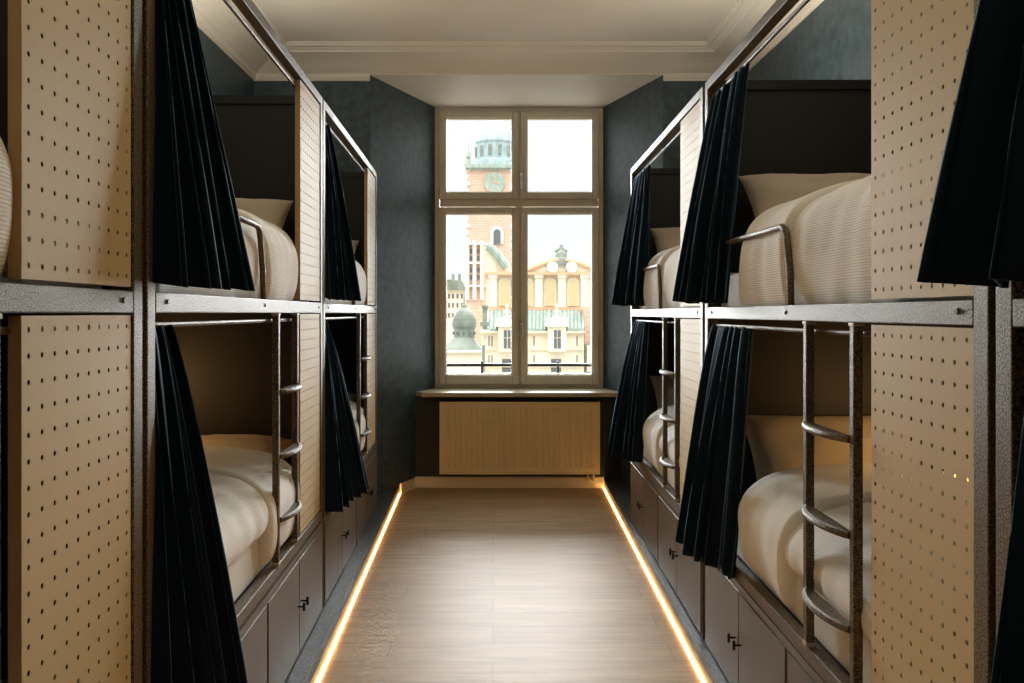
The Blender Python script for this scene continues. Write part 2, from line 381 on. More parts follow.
def make_bunk():
    t = empty('bunk_bed', (0,0,0))
    P = .048
    for y0 in (0, LM-P):
        for x0 in (0, D-P):
            MB().box(x0, x0+P, y0, y0+P, Z0, ZT).build('post', M['frame'], t, bevel=.003)
    def rail(name, z0, z1, th=.04):
        r = MB().box(.0, th, P, LM-P, z0, z1); r.box(D-th, D, P, LM-P, z0, z1)
        for y0, y1 in ((.004, .04), (LM-.04, LM-.004)): tag(MB().box(P, D-P, y0, y1, z0, z1).build('cross_rail', M['black'], t), 'black cross rail')
        return r.build(name, M['frame'], t, bevel=.003)
    rail('top_rail', ZT-.04, ZT); rb_ = rail('middle_rail', ZB0, ZB1)
    rail('bottom_rail', ZL-.045, ZL)
    for y in (.10, 1.07, 1.98):
        bt = MB().tube([(-.004, y, 1.503), (.01, y, 1.503)], .006, 10); 
        bt.build('bolt', M['black'], rb_)
    MB().box(.03, D-.03, .042, LM-.042, ZB0+.006, ZB0+.026).build('bed_deck', M['board'], t)
    MB().box(.03, D-.03, .042, LM-.042, ZL-.03, ZL-.008).build('bed_deck', M['board'], t)
    for z0, z1 in ((ZL, ZB0), (ZB1, ZT-.04)):
        MB().box(P, D-P, .012, .03, z0, z1).build('end_board', M['board'], t)
        MB().box(P, D-P, LM-.03, LM-.012, z0, z1).build('end_board', M['board'], t)
        MB().box(D-.03, D-.012, P, LM-P, z0, z1).build('back_board', M['board'], t)
    p0 = perforated(); p0.parent = t; p0.location = (.004, P+.006, ZL+.008)
    p1 = copy_tree(p0, t); p1.location = (.004, P+.006, ZB1+.009)
    # curtain rods
    for z in (ZT-.075, ZB0-.028):
        r = MB().tube([(.028, P+10*PITCH+.004, z), (.028, LM-P, z)], .007, 8)
        r.build('curtain_rod', M['frame'], t)
    # guard rail
    y0 = 1.08
    pts = [(.012, y0-.03, ZB1-.03), (.012, y0-.02, ZB1+.1), (.012, y0+.012, ZB1+.215), (.012, y0+.026, ZB1+.240), (.012, y0+.055, ZB1+.25), (.012, LM-P-.0, ZB1+.255)]
    g = MB().tube(pts, .0105, 12); go = g.build('guard_rail', M['frame'], t, smooth=True)
    # ladder
    l = empty('ladder', (0,0,0)); l.parent = t
    ly0, ly1 = .555, .905
    for y in (ly0, ly1-.03):
        so = MB().box(-.006, .018, y+.001, y+.027, ZL+.012, ZB0-.008).build('stile', M['frame'], l, bevel=.003)
        for z0, z1 in ((ZL, ZL+.013), (ZB0-.009, ZB0)):
            f_ = MB().box(-.008, .020, y-.001, y+.029, z0, z1)
            tag(f_.build('stile_cap', M['foot'], l, bevel=.002), 'pale plastic cap')
    for z in (.71, .945, 1.185):
        k = 16; out = []; inn = []
        for i in range(k+1):
            u = i/k; y = ly0+.027+u*(ly1-ly0-.058); d = 4*u*(1-u)
            out.append((-.004-.034*d**.8, y)); inn.append((.010+.0*d, y))
        tr_ = MB().prism(out+inn[::-1], z-.006, z+.004)
        tr_.tube([(x, y, z) for x, y in out], .0105, 8)
        tr_.build('rung', M['frame'], l, smooth=False)
    return t
proto = make_bunk()
def rx(y): return .86+.0171*y
def lx(y): return -.75-.0183*y
RR, RL = -.0171, .0183
bunks = []
YR = [-.655, 1.465, 3.605]; YLn = [1.835, 3.960, 6.080]     # near end on the right, far end on the left
lab = {('r',0): 'bunk frame at the right picture edge, mostly hidden behind navy curtains',
       ('r',1): 'large right-hand bunk frame with beige perforated panels and ladder in front',
       ('r',2): 'right-hand bunk frame nearest the window',
       ('l',0): 'bunk frame at the left picture edge with large perforated panels',
       ('l',1): 'middle bunk frame on the left, behind the big draped curtain',
       ('l',2): 'left-hand bunk frame nearest the window'}
first = True
for side in 'rl':
    for i in range(3):
        o = proto if first else copy_tree(proto); first = False
        if side == 'r': o.location = (rx(YR[i]), YR[i], 0); o.rotation_euler.z = RR
        else: o.location = (lx(YLn[i]), YLn[i], 0); o.rotation_euler.z = math.pi+RL; o.scale.z = 1.016
        tag(o, lab[(side, i)], 'bunk bed', 'bunk bed frames in two rows')
# ------------------------------------------------------------------ cabinets under the bunks
def make_cab():
    t = empty('storage_cabinet', (0,0,0))
    MB().box(.018, D-.02, .004, LM-.004, Z0, ZL-.047).build('body', M['black'], t)
    st = MB().box(.0, .018, .004, .020, Z0, ZL-.047); st.box(0, .018, LM-.02, LM-.004, Z0, ZL-.047); st.box(0,.018,LM/2-.008,LM/2+.008,Z0,ZL-.047)
    st.box(-.001, .018, .02, LM-.02, ZL-.075, ZL-.047)
    st.build('front_frame', M['cab'], t)
    w = (LM-.04-.016)/4
    ys = [.020, .020+w, LM/2+.008, LM/2+.008+w]
    for k, y in enumerate(ys):
        d = MB().box(-.004, .014, y+.003, y+w-.003, Z0+.006, ZL-.078).build('door', M['cab'], t, bevel=.002)
        hy = y+w-.035 if k % 2 == 0 else y+.035
        h = MB().tube([(-.004, hy, .285), (-.030, hy, .285)], .004, 8); h.tube([(-.030, hy, .268), (-.030, hy, .302)], .0055, 8)
        h.build('handle', M['black'], d)
    return t
cab = make_cab(); first = True
cl = {('r',1): 'cabinet with dark brown doors below the large right-hand ladder', ('r',2): 'dark brown door cabinet under the right-hand bunk nearest the window',
      ('l',1): 'dark brown door cabinet below the left-hand ladder in the foreground', ('l',2): 'dark brown door cabinet under the left-hand bunk nearest the window'}
for side in 'rl':
    for i in (1, 2):
        o = cab if first else copy_tree(cab); first = False
        if side == 'r': o.location = (rx(YR[i]), YR[i], 0); o.rotation_euler.z = RR
        else: o.location = (lx(YLn[i]), YLn[i], 0); o.rotation_euler.z = math.pi+RL; o.scale.z = 1.0
        tag(o, cl[(side, i)], 'cabinet', 'storage cabinets under the bunks')

# ------------------------------------------------------------------ bedding
def catmull(P_, n):
    out = []
    Q = [P_[0]]+P_+[P_[-1]]
    seg = len(P_)-1
    for k in range(n+1):
        u = k/n*seg; i = min(int(u), seg-1); t = u-i
        a, b1, c1, d1 = Q[i], Q[i+1], Q[i+2], Q[i+3]
        out.append(tuple(.5*((2*b1[j])+(-a[j]+c1[j])*t+(2*a[j]-5*b1[j]+4*c1[j]-d1[j])*t*t+(-a[j]+3*b1[j]-3*c1[j]+d1[j])*t**3) for j in (0,1)))
    return out
def bed_roll(sg, sec, s0, s1, e0, e1, amp, seed, ns=60, nc=56, grow=0, sag=0):
    """cloth body lofted along the bed; s = distance from the far end"""
    C = catmull(sec, nc); cx = sum(p[0] for p in C)/len(C); cz = sum(p[1] for p in C)/len(C)
    arc = [0]
    for i in range(nc): arc.append(arc[-1]+math.dist(C[i], C[i+1]))
    mb = MB(); uv = []
    for j in range(ns+1):
        u = j/ns; u = (1-math.cos(math.pi*u))/2*.5+u*.5
        s = s0+(s1-s0)*u
        k = 1.0; rr = 0
        if s-s0 < e0: q = 1-(s-s0)/e0; rr = 1-math.sqrt(max(0, 1-q*q)); k = rr*e0
        elif s1-s < e1: q = 1-(s1-s)/e1; rr = 1-math.sqrt(max(0, 1-q*q)); k = rr*e1
        else: k = 0
        for i, (d, z) in enumerate(C):
            nx, nz = d-cx, (z-cz)
            # outward normal of the section
            a = C[max(i-1, 0)]; b2 = C[min(i+1, nc)]
            tx, tz = b2[0]-a[0], b2[1]-a[1]; ll = math.hypot(tx, tz) or 1
            ox, oz = -tz/ll, tx/ll
            if ox*nx+oz*nz < 0: ox, oz = -ox, -oz
            w = amp*(noise.noise(Vector((s*3.2+seed, d*4, z*5)))+.5*noise.noise(Vector((s*11+seed, d*5, z*4+3))))
            edge = min(1, i/4, (nc-i)/4)
            off = (w+grow)*edge-k*.9
            dd = d+ox*off; zz = z+oz*off
            zz = max(zz, sec[0][1]-.0)
            mb.v.append((sg*dd, -s, zz)); uv.append((s, arc[i]))
    W = nc+1
    for j in range(ns):
        for i in range(nc):
            a = j*W+i; q = (a, a+1, a+W+1, a+W)
            mb.f.append(q if sg < 0 else q[::-1])
    mb.f.append(tuple(range(0, W)) if sg > 0 else tuple(range(W-1, -1, -1)))
    b3 = ns*W; mb.f.append(tuple(range(b3+W-1, b3-1, -1)) if sg > 0 else tuple(range(b3, b3+W)))
    return mb, uv
SEC_UP = [(.10,.004),(.052,.012),(.030,.07),(.026,.16),(.036,.235),(.075,.30),(.16,.345),(.33,.375),(.58,.375),(.80,.345),(.865,.25),(.87,.16)]
SEC_LO = [(.060,.150),(.030,.160),(.014,.20),(.022,.255),(.065,.31),(.15,.35),(.33,.375),(.58,.375),(.80,.345),(.865,.25),(.868,.20),(.87,.17)]
def mattress_mesh(sg, name='mattress'):
    sec = [(.08,.0),(.052,.003),(.045,.03),(.045,.12),(.052,.147),(.09,.155),(.5,.157),(.84,.155),(.866,.147),(.87,.12),(.87,.03),(.866,.0)]
    mb, uv = bed_roll(sg, sec, .055, 2.04, .03, .03, .002, 3, ns=24, nc=44)
    return mb.build(name, M['mattress'], smooth=True, uvs=uv)
def duvet_obj(sg, sec, seed):
    mb, uv = bed_roll(sg, sec, .62, 2.03, .05, .10, .012, seed, ns=70)
    o = mb.build('duvet', M['duvet'], smooth=True, uvs=uv)
    sec2 = [(p[0], p[1]) for p in SEC_UP]
    if sec is SEC_LO: sec2 = [(.09,.03),(.045,.04),(.026,.09),(.020,.17),(.026,.245),(.07,.31),(.16,.355)]+SEC_UP[7:]
    mb, uv = bed_roll(sg, sec2, .43, 1.0, .10, .05, .010, seed+9, ns=44, grow=.019)
    mb.build('turned_down_edge', M['duvet'], o, smooth=True, uvs=uv)
    return o
def pillow_mesh(seed, W=.70, H=.44, T=.15):
    mb = MB(); uv = []; n = 28
    for side in (1, -1):
        for j in range(n+1):
            for i in range(n+1):
                u = -1+2*i/n; v = -1+2*j/n
                u = math.sin(u*math.pi/2)*.35+u*.65; v = math.sin(v*math.pi/2)*.35+v*.65
                pin = 1-.07*(1-v*v)*abs(u)**3; pin2 = 1-.08*(1-u*u)*abs(v)**3
                th = max(0, (1-u**4))**.55*max(0, (1-v**4))**.55
                t_ = T/2*th*(1+.20*noise.noise(Vector((u*2.2+seed, v*2.2, side*2))))+.004*noise.noise(Vector((u*7+seed, v*5, side)))*th
                mb.v.append((u*W/2*pin, v*H/2*pin2, side*t_)); uv.append((u*W/2, v*H/2))
    K = (n+1)**2
    for s_ in range(2):
        for j in range(n):
            for i in range(n):
                a = s_*K+j*(n+1)+i; q = (a, a+1, a+n+2, a+n+1)
                mb.f.append(q if s_ == 0 else q[::-1])
    o = mb.build('pillow', M['pillow'], smooth=True, uvs=uv)
    import bmesh
    bm = bmesh.new(); bm.from_mesh(o.data); bmesh.ops.remove_doubles(bm, verts=bm.verts, dist=1e-5); bm.to_mesh(o.data); bm.free()
    for p_ in o.data.polygons: p_.use_smooth = True
    return o
protos = {}
for sg in (1, -1):
    protos[(sg,'m')] = mattress_mesh(sg)
    protos[(sg,'u')] = duvet_obj(sg, SEC_UP, 2 if sg > 0 else 5)
    protos[(sg,'l')] = duvet_obj(sg, SEC_LO, 7 if sg > 0 else 12)
pil = [pillow_mesh(1.3), pillow_mesh(6.1)]
used = set()
def take(key, o):
    if key in used: return copy_tree(o)
    used.add(key); return o
where = {(1,1,'u'): 'in the large upper right bunk', (1,1,'l'): 'in the large lower right bunk',
         (1,2,'u'): 'in the upper right bunk nearest the window', (1,2,'l'): 'in the lower right bunk nearest the window',
         (-1,0,'u'): 'at the upper left picture edge', (-1,0,'l'): 'at the lower left picture edge',
         (-1,1,'u'): 'in the upper middle bunk on the left', (-1,1,'l'): 'in the lower middle bunk on the left',
         (-1,2,'u'): 'in the upper left bunk nearest the window', (-1,2,'l'): 'in the lower left bunk nearest the window'}
for (sg, i, lv), wh in where.items():
    far = (YR[i]+LM) if sg > 0 else YLn[i]
    X_ = rx(far) if sg > 0 else lx(far); rz = RR if sg > 0 else RL
    sc = 1.0 if sg > 0 else 1.016
    base = ((ZB0+.028) if lv == 'u' else (ZL-.006))*sc
    a = take((sg,'m'), protos[(sg,'m')]); a.location = (X_, far, base); a.rotation_euler.z = rz
    tag(a, 'cream bed mattress '+wh, 'mattress', 'bunk mattresses')
    d = take((sg,lv), protos[(sg,lv)]); d.location = (X_, far, base); d.rotation_euler.z = rz; d.scale.z = 1.09 if (sg > 0 and lv == 'u') else 1.0
    tag(d, 'cream striped duvet with turned-down edge '+wh, 'duvet', 'duvets on the bunks')
    if (sg, i) == (-1, 0): continue
    pk = (i+(lv == 'l')) % 2
    p_ = take(('p', pk), pil[pk])
    tilt = 52 if sg > 0 else (50 if lv == 'u' else 16)
    zc = base+{52: .36, 50: .33, 16: .29}[tilt]+(.04 if sg > 0 and lv == 'u' else 0)
    yc = far-{52: .25, 50: .26, 16: .31}[tilt]
    p_.location = (X_+sg*.46, yc, zc); p_.rotation_euler = (R(tilt), 0, rz)
    tag(p_, 'beige pillow leaning on the end board '+wh if tilt > 20 else 'beige pillow lying flat '+wh, 'pillow', 'pillows on the bunks')

# ------------------------------------------------------------------ curtains
def curtain(side, top, bot, zt, zb, folds, seed, label, hem=(0,0)):
    """top/bot: ((t,d) start at the post, (t,d) end); d negative = out into the aisle"""
    fx = rx if side > 0 else lx
    nu, nv = folds*18, 40
    def fn(u, v):
        e = v**.85
        t0, d0 = top[0]; t1, d1 = top[1]; a0, b0 = bot[0]; a1, b1 = bot[1]
        tt = t0+(t1-t0)*u; dd = d0+(d1-d0)*u
        bt = a0+(a1-a0)*u; bd = b0+(b1-b0)*u
        t = tt+(bt-tt)*e; d = dd+(bd-dd)*e
        uw = u+.55/folds*noise.noise(Vector((u*folds*.55+seed*4, .3, seed)))+.35/folds*noise.noise(Vector((u*folds*1.3+seed, v*.7, 2)))
        ph = 2*math.pi*folds*uw
        wob = .9*noise.noise(Vector((u*5+seed, v*.8, seed)))
        amp = (.011+.022*v)*(1+1.3*noise.noise(Vector((u*6, seed*3, v*.6))))
        f = math.sin(ph+wob*1.6+.5*v)
        f = math.copysign(abs(f)**.7, f)
        # direction of the cloth in plan, and its normal
        ex, ey = (b1-b0)*e+(d1-d0)*(1-e), (a1-a0)*e+(t1-t0)*(1-e)
        ll = math.hypot(ex, ey) or 1; nx, ny = ey/ll, -ex/ll
        d += nx*f*amp; t += ny*f*amp
        k = .35*amp*math.sin(2*ph+wob*3+1.1); d += ex/ll*k; t += ey/ll*k
        z = zt+(zb-zt)*v+(hem[0]+(hem[1]-hem[0])*u)*v+.006*f*v
        return (fx(t)+side*d, t, z)
    mb = MB().grid(fn, nu, nv)
    mt = (bot[0][0]+bot[1][0])/2
    og = (fx(mt)+side*bot[0][1], mt, zb)
    o = mb.build('bunk_curtain', M['curtain'], smooth=True, origin=og)
    s_ = o.modifiers.new('thickness', 'SOLIDIFY'); s_.thickness = .004; s_.offset = 0
    tag(o, label, 'curtain', 'navy bunk curtains')
    return o
EYEZ = EYE
ztl, ztr = 2.46, 2.425; zml, zmr = 1.47, 1.448
# left: post is the near end
curtain(-1, ((1.90,.03),(2.10,.03)), ((1.89,-.03),(2.25,-.11)), ztl, 1.565, 6, 1.0, 'navy velvet curtain flaring down beside the upper middle bunk on the left')
curtain(-1, ((1.90,.03),(2.05,.03)), ((1.88,-.03),(2.16,-.125)), zml, .50, 5, 2.0, 'long navy curtain hanging in the left foreground over the lower middle bunk')
curtain(-1, ((4.02,.03),(4.20,.03)), ((4.04,.0),(4.45,-.08)), ztl, 1.57, 6, 3.0, 'narrow navy curtain on the upper left bunk nearest the window')
curtain(-1, ((4.02,.03),(4.15,.03)), ((4.02,-.04),(4.60,-.13)), zml, .52, 6, 4.0, 'navy curtain swept sideways on the lower left bunk nearest the window')
# right: post is the far end
curtain(1, ((3.50,.03),(3.02,.03)), ((3.46,-.13),(3.26,.01)), ztr, 1.545, 6, 5.0, 'navy velvet curtain bunched at the far post of the large upper right bunk')
curtain(1, ((3.50,.03),(2.98,.03)), ((3.40,-.15),(3.08,-.02)), zmr, .52, 6, 6.0, 'navy curtain bunched at the far post of the large lower right bunk', hem=(.03,-.02))
curtain(1, ((5.62,.03),(5.10,.03)), ((5.52,-.12),(5.22,.0)), ztr, 1.55, 6, 7.0, 'navy curtain on the upper right bunk nearest the window')
curtain(1, ((5.62,.03),(5.15,.03)), ((5.50,-.16),(5.25,.0)), zmr, .54, 6, 8.0, 'navy curtain on the lower right bunk nearest the window')
curtain(1, ((1.345,.03),(.92,.03)), ((1.365,-.142),(.90,-.02)), ztr, 1.545, 5, 9.4, 'large navy curtain hanging at the upper right picture corner')
curtain(1, ((1.375,.03),(.95,.03)), ((1.17,-.19),(.85,-.05)), zmr, .52, 5, 10.3, 'navy curtain at the lower right picture corner')

# reading lamps inside the lower bunks (they light the pillows)
def lamp(x, y, z, label):
    t = empty('reading_lamp', (x, y, z)); tag(t, label, 'lamp', 'reading lamps in the bunks')
    s_ = -1 if x > 0 else 1
    MB().lathe([(.03,0),(.03,.012),(.008,.016),(.008,.05)], (0,0,0), 16, 'x').build('wall_plate', M['black'], t)
    o = MB().lathe([(.0,-.03),(.018,-.03),(.028,.0),(.03,.03),(.0,.03)], (s_*.05,0,0), 16).build('lamp_shade', M['bulb'], t, smooth=True)
    return t

# ------------------------------------------------------------------ outdoors
def at(px, py, Y): return ((px-493)/F*Y, Y, EYE+(313-py)/F*Y)
G = -9.0
# near guard rail in front of the window
Yg = 7.66
g = empty('window_guard_rail', (xp(520,Yg), Yg, .8)); tag(g, 'dark metal guard rail outside the window', 'railing')
g.location = (0, Yg, 0)
MB().box(-.55, 1.0, -.012, .012, zp(366.5,Yg), zp(363.5,Yg)).build('top_bar', M['black'], g)
MB().box(-.55, 1.0, -.01, .01, zp(375,Yg), zp(373.2,Yg)).build('lower_bar', M['black'], g)
for px in (482, 558): MB().box(xp(px,Yg)-.01, xp(px,Yg)+.01, -.01, .01, .79, zp(361,Yg)).build('upright', M['black'], g)

def bx(mb, x0, x1, y0, y1, Y, dep=1.0, off=0):
    a = at(x0, y1, Y); b2 = at(x1, y0, Y)
    mb.box(a[0], b2[0], Y+off, Y+off+dep, a[2], b2[2]); return mb
def arch(mb, cx, w, ytop, ybot, Y, off, dep):
    k = 10; pts = []
    r = w/2
    for i in range(k+1):
        a = math.pi*i/k; p_ = at(cx+r*math.cos(a), ytop+r-r*math.sin(a), Y); pts.append((p_[0], p_[2]))
    a = at(cx-r, ybot, Y); b2 = at(cx+r, ybot, Y)
    pts += [(a[0], a[2]), (b2[0], b2[2])]
    mb.prism_y(pts, Y+off, Y+off+dep)
# --- trade hall with arcaded attic
Yh = 60
h = empty('arcaded_hall', (5, Yh, G)); tag(h, 'cream and ochre hall with blind arches and a curved gable outside the window', 'building')
h.location = (0,0,0)
w = MB(); a = at(487, 308, Yh); 
def wl(mb, x0, x1, y0, y1, off=0, dep=1.0, Y=Yh): return bx(mb, x0, x1, y0, y1, Y, dep, off)
wl(w, 486, 640, 273, 312, 0, 14); w.build('attic_wall', M['stucco'], h)
# curved pediment
pts = []
for i in range(25):
    u = i/24; x = 525+73*u
    y = 272-10.5*math.sin(math.pi*u)**1.3
    if abs(x-561.5) < 8: y = min(y, 261.5)
    p_ = at(x, y, Yh); pts.append((p_[0], p_[2]))
e = at(598, 274, Yh); s0 = at(525, 274, Yh); pts += [(e[0], e[2]), (s0[0], s0[2])]
w = MB(); w.prism_y(pts, Yh-.3, Yh+1); w.build('pediment', M['stucco'], h)
w = MB(); pts2 = []
for i in range(25):
    u = i/24; x = 524+75*u; y = 271-10.8*math.sin(math.pi*u)**1.3; p_ = at(x, y, Yh); w.v.append(p_)
tb = MB().tube([(v[0], v[1]-.4, v[2]) for v in w.v], .16, 6); tb.build('gable_coping', M['ledge'], h)
for cx in (552, 571):
    MB().lathe([(.05,-.1),(.42,-.1),(.42,.2),(.05,.2)], (at(cx,267.5,Yh)[0], Yh-.45, at(cx,267.5,Yh)[2]), 16, 'y').build('scroll_roundel', M['stone'], h)
l_ = MB(); wl(l_, 484, 640, 272.3, 275, -.5, 1); wl(l_, 484, 640, 307, 310.5, -.8, 1.5); l_.build('cornice', M['ledge'], h)
pl = MB()
for px in (493, 516, 538.5, 561.5, 584): wl(pl, px-3.6, px+3.6, 275, 307, -.35, .4); wl(pl, px-4.4, px+4.4, 275, 278, -.45, .5)
pl.build('pilaster', M['stucco_pale'], h)
for cx in (504.5, 527, 550, 573): 
    am = MB(); arch(am, cx, 11.5, 277.5, 306.5, Yh, -.12, .2); am.build('arch_surround', M['stucco_pale'], h)
    am = MB(); arch(am, cx, 8.4, 279.5, 306, Yh, -.2, .2); am.build('blind_arch', M['recess'], h)
fi = MB(); c = at(561.5, 260, Yh); fi.lathe([(.9,-.4),(.9,.1),(.5,.2),(.4,.55),(.15,.8),(.12,1.15),(.01,1.2)], (c[0], Yh+.3, c[2]), 12)
fi.tube([(c[0]-.45, Yh+.3, c[2]+.65), (c[0], Yh+.3, c[2]+.9), (c[0]+.45, Yh+.3, c[2]+.65)], .1, 6); fi.build('gable_finial', M['slate'], h)
# scrolled side wall in front of brick gable
sv = MB()
for i, (x0, yb) in enumerate(((487.5, 246), (492, 254), (497, 261), (501, 267))):
    wl(sv, x0-3, x0+9, yb, 272, .2+.07*i, .8)
svo = sv.build('scrolled_gable', M['stucco_pale'], h); sv = MB()
sv.tube([(at(487+20*k_/13, 246+22*(k_/13)**1.4, Yh)[0], Yh-.1, at(487, 246+22*(k_/13)**1.4, Yh)[2]) for k_ in range(14)], .30, 8)
sv.build('volute', M['copper'], svo)
# lower range: green roof and dormers
rf = MB(); 
for x0, x1 in ((487, 584),):
    a = at(x0, 331, 54); b2 = at(x1, 331, 54); c2 = at(x0+4, 311, 58.5); d2 = at(x1, 311, 58.5)
    n = len(rf.v); rf.v += [a, b2, d2, c2, (a[0], 60, a[2]), (b2[0], 60, b2[2])]; rf.f += [(n,n+1,n+2,n+3), (n+1,n+5,n+2), (n,n+3,n+4)]
for k in range(26):
    x0 = 488+k*3.8
    a = at(x0, 330.5, 54); c2 = at(x0+.3, 311.5, 58.5); rf.tube([(a[0], a[1]-.1, a[2]+.1), (c2[0], c2[1]-.1, c2[2]+.1)], .07, 4)
rf.build('copper_roof', M['copper'], h)
w = MB(); wl(w, 481, 583.5, 331, 480, 0, 6, 54); w.build('lower_wall', M['stucco_pale'], h)
st = MB(); wl(st, 480, 584, 331, 333, -.35, .5, 54); wl(st, 481, 583.8, 348.5, 350, -.2, .3, 54); wl(st, 481, 583.8, 366, 367, -.2, .3, 54)
for px in (483.5, 530, 583): wl(st, px-1.5, px+.5, 333, 400, -.12, .2, 54)
st.build('string_course', M['stucco'], h)
for cx, tall in ((507, 1), (556.5, 1)):
    d = MB(); wl(d, cx-9, cx+9, 326, 351, -.6, 2, 54); wl(d, cx-11, cx+11, 323, 326.5, -.8, 2.2, 54)
    pp = [at(cx-8, 323, 54), at(cx-5, 318, 54), at(cx-1.5, 316, 54), at(cx, 312, 54), at(cx+1.5, 316, 54), at(cx+5, 318, 54), at(cx+8, 323, 54)]
    d.prism_y([(q[0], q[2]) for q in pp], 53.4, 54.2)
    for sx in (-8, 0, 8):
        p_ = at(cx+sx, 319 if sx else 311, 54); d.lathe([(.12,-.3),(.16,0),(.05,.15),(.12,.3),(.01,.5)], (p_[0], 53.7, p_[2]), 8)
    do = d.build('dormer', M['stucco_pale'], h)
    wv = MB()
    for sx in (-3.2, .7):
        for y0, y1 in ((330, 337), (338, 348)): wl(wv, cx+sx, cx+sx+2.8, y0, y1, -.66, .1, 54)
    wv.build('dormer_window', M['dark_glass'], do)
sl = MB()
for px in (534, 577, 492, 489):
    wl(sl, px-.5, px+.5, 336, 346, -.04, .1, 54); wl(sl, px-.5, px+.5, 355, 363, -.04, .1, 54)
for px in (507, 556): wl(sl, px-5, px+5, 359, 372, -.04, .1, 54)
sl.build('slit_window', M['dark_glass'], h)
# brick wing at the right
bw = empty('brick_wing', (at(590,313,52)[0], 52, G)); tag(bw, 'small red brick wall beyond the right edge of the pale hall', 'building'); bw.location = (0,0,0)
m_ = MB(); bx(m_, 584.5, 640, 309, 344, 56, 4); m_.build('brick_wall', M['brick'], bw)
m_ = MB(); bx(m_, 584.5, 640, 344, 480, 55.5, 3); m_.build('lower_wall', M['slate'], bw)
m_ = MB(); bx(m_, 587, 596, 345, 372, 55.3, .3); m_.build('wide_window', M['stone'], bw)
# --- brick church tower with copper helmet
Yt = 110
t = empty('clock_tower', (0,0,0)); tag(t, 'tall red brick clock tower with a green copper dome', 'tower')
w = MB(); bx(w, 467, 521, 168, 420, Yt, 7); w.build('shaft', M['brick'], t)
q = MB()
for k in range(16):
    for xe in (466.4, 519.5): bx(q, xe, xe+(2.6 if k % 2 else 3.8), 168+k*7, 171.5+k*7, Yt, .6, -.2)
q.build('quoin', M['stone'], t)
q = MB(); bx(q, 464.5, 523.5, 165, 168.5, Yt, 8.4, -.7); bx(q, 466, 522, 168.5, 170, Yt, 7.6, -.35); bx(q, 466, 522, 195, 196.6, Yt, 7.4, -.2); q.build('cornice', M['copper'], t)
c = at(494.5, 182.6, Yt); cf = MB().lathe([(.01,-.3),(1.45,-.3),(1.45,.1),(.01,.1)], (c[0], Yt, c[2]), 32, 'y').build('clock_face', M['copper'], t)
cr = MB()
for k in range(12):
    a = k*math.pi/6; cr.box(c[0]+1.2*math.cos(a)-.07, c[0]+1.2*math.cos(a)+.07, Yt-.36, Yt-.3, c[2]+1.2*math.sin(a)-.07, c[2]+1.2*math.sin(a)+.07)
cr.tube([(c[0]+.2*math.cos(0), Yt-.36, c[2]-.2), (c[0]-.1, Yt-.36, c[2]+1.0)], .06, 5); cr.tube([(c[0]-.2, Yt-.36, c[2]+.1), (c[0]+.7, Yt-.36, c[2]-.2)], .06, 5)
cr.build('clock_hand', M['ledge'], cf)
dc = at(495, 165, Yt); z = dc[2]; yy = Yt+3.5
def hz(py): return at(0, py, Yt)[2]
dm = MB().lathe([(2.95,hz(166)),(2.95,hz(158)),(2.7,hz(157)),(2.6,hz(156)),(2.6,hz(140)),(2.85,hz(138.5)),(2.85,hz(137)),(2.7,hz(133)),(2.4,hz(127)),(1.9,hz(121.5)),(1.3,hz(117)),(1.0,hz(114)),(1.0,hz(104)),(.7,hz(101)),(.2,hz(96)),(.05,hz(86))], (dc[0], yy, 0), 16)
dm.build('dome', M['pale_copper'], t, smooth=False)
dl = MB()
for k in range(12):
    a = k*math.pi/6+.26; x = dc[0]+2.62*math.cos(a); y = yy+2.62*math.sin(a); dl.box(x-.22, x+.22, y-.22, y+.22, hz(153), hz(143))
dl.build('dome_opening', M['slate'], t)
for px in (468.5, 520):
    c = at(px, 165, Yt); MB().lathe([(.35,0),(.35,.6),(.15,.7),(.4,1.1),(.25,1.6),(.06,1.9),(.04,2.9),(.01,3)], (c[0], Yt, c[2]), 10).build('corner_turret', M['copper'], t)
aw = MB(); arch(aw, 497, 13, 226, 244, Yt, -.3, .4); ao = aw.build('window_surround', M['stone'], t)
aw = MB(); arch(aw, 497, 7, 229.5, 244, Yt, -.4, .3); aw.build('arched_window', M['dark_glass'], ao)
# stone buttress strips beside the tower
gb = empty('gothic_gable', (0,0,0)); tag(gb, 'stepped brick gable with white stone bands below the clock tower', 'building')
w = MB(); bx(w, 466, 488, 241, 420, 80, 4); w.build('gable_wall', M['brick'], gb)
q = MB()
for px in (467.5, 474.5, 482): bx(q, px-1.7, px+1.7, 241, 300, 80, .5, -.4)
for py in (243, 262, 285): bx(q, 465, 489, py, py+2, 80, .5, -.45)
q.build('stone_band', M['stone'], gb)
q = MB()
for py in (249, 256, 268, 275):
    for px in (471, 478.3): bx(q, px-1, px+1, py, py+4.5, 80, .3, -.1)
q.build('slot_window', M['dark_glass'], gb)
# distant pale house
fh = empty('pale_townhouse', (0,0,0)); tag(fh, 'distant pale townhouse with a dark roof at the left of the window', 'building')
w = MB(); bx(w, 425, 466, 290, 420, 90, 8); w.build('house_wall', M['stucco_pale'], fh)
p_ = [at(425,290,90), at(425,282,90), at(444,279,90), at(462,281,90), at(466,290,90)]
w = MB(); w.prism_y([(q_[0], q_[2]) for q_ in p_], 89.5, 97); w.build('roof', M['slate'], fh)
w = MB()
for px in (452, 458.5): bx(w, px-1.3, px+1.3, 273, 282, 90, 1.2, 2)
w.build('chimney', M['slate'], fh)
w = MB()
for px in (449, 453, 457.5, 462):
    for py in (294, 303, 313): bx(w, px-.9, px+.9, py, py+4.5, 90, .2, -.1)
w.build('house_window', M['dark_glass'], fh)
